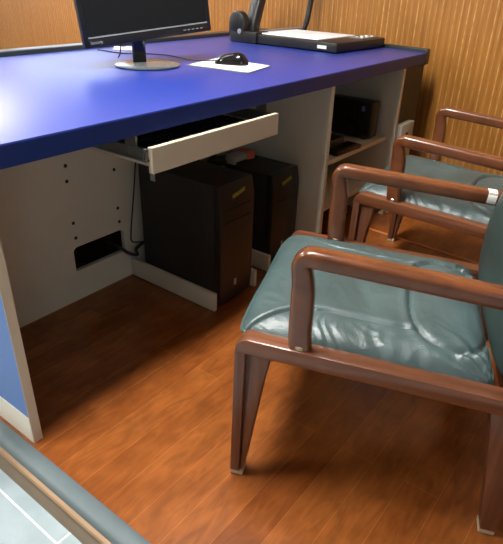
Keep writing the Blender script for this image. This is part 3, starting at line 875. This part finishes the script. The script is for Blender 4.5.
def make_chair(loc, rz, label):
    t = thing('armchair', label, 'chair', loc, rz, 'wooden armchairs at the desk')
    # local frame: x across (0 = side nearer the camera), y = -s
    bm, bp = cushion_mesh()
    seat = obj('seat', bm, M['leather'], t, sharp=60)
    obj('piping', bp, M['leather_piping'], seat)
    # dark board under the cushion
    bm = bmesh.new()
    prism(bm, [(-0.03, 0.372), (-0.03, 0.360), (-0.50, 0.330), (-0.50, 0.342)], lambda u, v, w: (w, u, v), 0.045, 0.535)
    obj('seat_board', bm, M['black_panel'], t)
    for side in (0, 1):
        a, b = (0.0, 0.044) if side == 0 else (CW - 0.044, CW)
        nc = (a + b) / 2
        # side rail with a rounded front end
        zt = lambda s: 0.400 - 0.062 * s
        pts = []
        r = 0.030
        for k in range(7):
            an = pi / 2 * k / 6
            pts.append((-0.004 + r - r * cos(an), zt(0.02) - r + r * sin(an)))
        pts += [(CS + 0.05, zt(CS + 0.05)), (CS + 0.05, zt(CS + 0.05) - 0.037), (-0.004, zt(0) - 0.037)]
        bm = bmesh.new(); prism(bm, pts, lambda u, v, w: (w, -u, v), a, b, bev=0.004)
        obj('side_rail', bm, M['chair_wood'], t)
        # front leg: outer bent strip + tapered inner blade with a groove between them
        bm = bmesh.new()
        zt0 = zt(0) - 0.033
        prism(bm, [(-0.004, zt0), (0.020, zt0), (0.011, 0.016), (-0.011, 0.016)], lambda u, v, w: (w, -u, v), a, b, bev=0.003)
        i0, i1 = (a + 0.006, b - 0.004) if side == 0 else (a + 0.004, b - 0.006)
        prism(bm, [(0.031, zt0 - 0.002), (0.074, zt0 - 0.003), (0.058, zt0 - 0.085), (0.026, 0.06), (0.018, 0.016), (0.0125, 0.016)], lambda u, v, w: (w, -u, v), i0, i1, bev=0.003)
        prism(bm, [(0.016, zt0), (0.034, zt0), (0.014, 0.02), (0.008, 0.02)], lambda u, v, w: (w, -u, v), a + 0.016, b - 0.012)
        lg = obj('leg', bm, M['chair_leg'], t)
        bm = bmesh.new(); bx(bm, a + 0.004, b - 0.004, -0.019, 0.012, 0.0, 0.0165, bev=0.003); obj('foot_cap', bm, M['foot'], lg)
        # rear leg, raked backwards
        bm = bmesh.new()
        zr = zt(0.55) - 0.033
        prism(bm, [(0.505, zr + 0.001), (0.590, zr - 0.003), (0.592, 0.16), (0.585, 0.016), (0.553, 0.016), (0.540, 0.12), (0.520, 0.25)], lambda u, v, w: (w, -u, v), a, b, bev=0.004)
        lg = obj('leg', bm, M['chair_leg'], t)
        bm = bmesh.new(); bx(bm, a + 0.004, b - 0.004, -0.586, -0.552, 0.0, 0.0165, bev=0.003); obj('foot_cap', bm, M['foot'], lg)
        # bent arm with its front post
        bm = bmesh.new()
        P = arm_path(nc)
        hn = lambda t_: 0.0235 - 0.003 * t_ if t_ < 0.5 else 0.0195
        hn = lambda t_: 0.0235 - 0.0055 * min(1, max(0, (t_ - 0.35) / 0.25))
        hb = lambda t_: 0.0165 + 0.0055 * min(1, max(0, (t_ - 0.45) / 0.3))
        sweep(bm, P, hn, hb, (1, 0, 0), 3.6, 26)
        ar = obj('armrest', bm, M['chair_arm'], t)
        bm = bmesh.new(); lathe(bm, [(0.0175, -0.006), (0.0185, -0.003), (0.0185, 0.004), (0.016, 0.007)], (nc, -0.130, zt(0.13) + 0.004), 20)
        obj('ferrule', bm, M['ferrule'], ar)
        if side == 1:
            bm = bmesh.new()
            sa, sb = 0.498, 0.520
            pth = [(nc, -s, 0.597 - 0.036 * (s - 0.145) / 0.475) for s in (sa, sb)]
            sweep(bm, pth, lambda t_: 0.0187, lambda t_: 0.0227, (1, 0, 0), 3.0, 22)
            w = obj('tag', bm, M['white'], ar)
            w['label'] = 'white sticker band on the arm'
        # back upright
        bm = bmesh.new()
        prism(bm, [(0.585, zt(0.58) - 0.03), (0.618, zt(0.58) - 0.03), (0.690, 0.84), (0.668, 0.85)], lambda u, v, w: (w, -u, v), a + 0.004, b - 0.004, bev=0.004)
        obj('back_post', bm, M['chair_leg'], t)
    # cross rails
    bm = bmesh.new(); bx(bm, 0.040, CW - 0.040, -0.075, -0.050, 0.325, 0.358, bev=0.003)
    obj('cross_rail', bm, M['chair_wood'], t)
    bm = bmesh.new(); bx(bm, 0.040, CW - 0.040, -0.565, -0.540, 0.305, 0.345, bev=0.003)
    obj('cross_rail', bm, M['chair_wood'], t)
    # backrest: padded slab, front face from s=.50 rising and leaning back
    bm = bmesh.new()
    NX, NZ = 28, 40
    prof = catmull([(0.508, 0.375, 0), (0.500, 0.45, 0), (0.506, 0.56, 0), (0.545, 0.70, 0), (0.600, 0.88, 0)], 10)
    rows = []
    thick = 0.075
    for k, p in enumerate(prof):
        tt = k / (len(prof) - 1)
        ring = []
        NN = 40
        for q in range(NN):
            a = 2 * pi * q / NN
            ca, sa = cos(a), sin(a)
            ex = 5.0
            endr = min(1.0, (min(tt, 1 - tt) / 0.05)) ** 0.5 if min(tt, 1 - tt) < 0.05 else 1.0
            xx = CW / 2 + math.copysign(abs(ca) ** (2 / ex), ca) * (0.250 - 0.02 * (1 - endr))
            yy = p.x + thick / 2 + math.copysign(abs(sa) ** (2 / 2.6), sa) * (thick / 2) * (0.45 + 0.55 * endr)
            ring.append(bm.verts.new((xx, -yy, p.y)))
        rows.append(ring)
    for k in range(len(rows) - 1):
        for q in range(NN):
            bm.faces.new((rows[k][q], rows[k][(q + 1) % NN], rows[k + 1][(q + 1) % NN], rows[k + 1][q]))
    bm.faces.new(rows[0]); bm.faces.new(rows[-1][::-1])
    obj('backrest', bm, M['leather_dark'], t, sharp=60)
    return t

A1 = 0.3875
c1 = make_chair((0.215, -0.4545, 0), A1, 'wooden armchair with green leather seat nearest the camera, arm tagged white')
def copy_tree(o, parent=None):
    c = o.copy(); COL.objects.link(c)
    if parent: c.parent = parent
    for ch in list(o.children): copy_tree(ch, c)
    return c
c2 = copy_tree(c1)
c2.location = (1.150, -0.228, 0); c2.rotation_euler = (0, 0, 0.113)
c2['label'] = 'wooden armchair with green leather seat farther off, beside the ribbed wall'
for ch in list(c2.children):
    for g in list(ch.children):
        if g.name.startswith('tag'):
            bpy.data.objects.remove(g)

# ------------------------------------------------------------------ world and camera
w = bpy.data.worlds.new('World'); S.world = w; w.use_nodes = True
bg = w.node_tree.nodes['Background']
bg.inputs['Color'].default_value = (0.80, 0.90, 1.0, 1); bg.inputs['Strength'].default_value = 3.0

cam_d = bpy.data.cameras.new('camera'); cam = bpy.data.objects.new('camera', cam_d); COL.objects.link(cam)
F, YAW, PIT, ROL = 545.2615, 0.9275, 0.4986, 0.0292
CYW, SYW, CP, SP = cos(YAW), sin(YAW), cos(PIT), sin(PIT)
fwd = Vector((SYW * CP, CYW * CP, -SP)); rgt = Vector((CYW, -SYW, 0)); up = rgt.cross(fwd)
R_ = rgt * cos(ROL) + up * sin(ROL); U_ = -rgt * sin(ROL) + up * cos(ROL)
cam.matrix_world = Matrix(((R_.x, U_.x, -fwd.x, -0.4994), (R_.y, U_.y, -fwd.y, -1.0245), (R_.z, U_.z, -fwd.z, 1.0518), (0, 0, 0, 1)))
cam_d.sensor_fit = 'HORIZONTAL'; cam_d.sensor_width = 36.0; cam_d.lens = F * 36.0 / 503.0
cam_d.clip_start = 0.02
S.camera = cam

S.view_settings.view_transform = 'Standard'
S.view_settings.look = 'None'
S.view_settings.gamma = 1.0
S.view_settings.use_curve_mapping = False
S.view_settings.exposure = 0.55
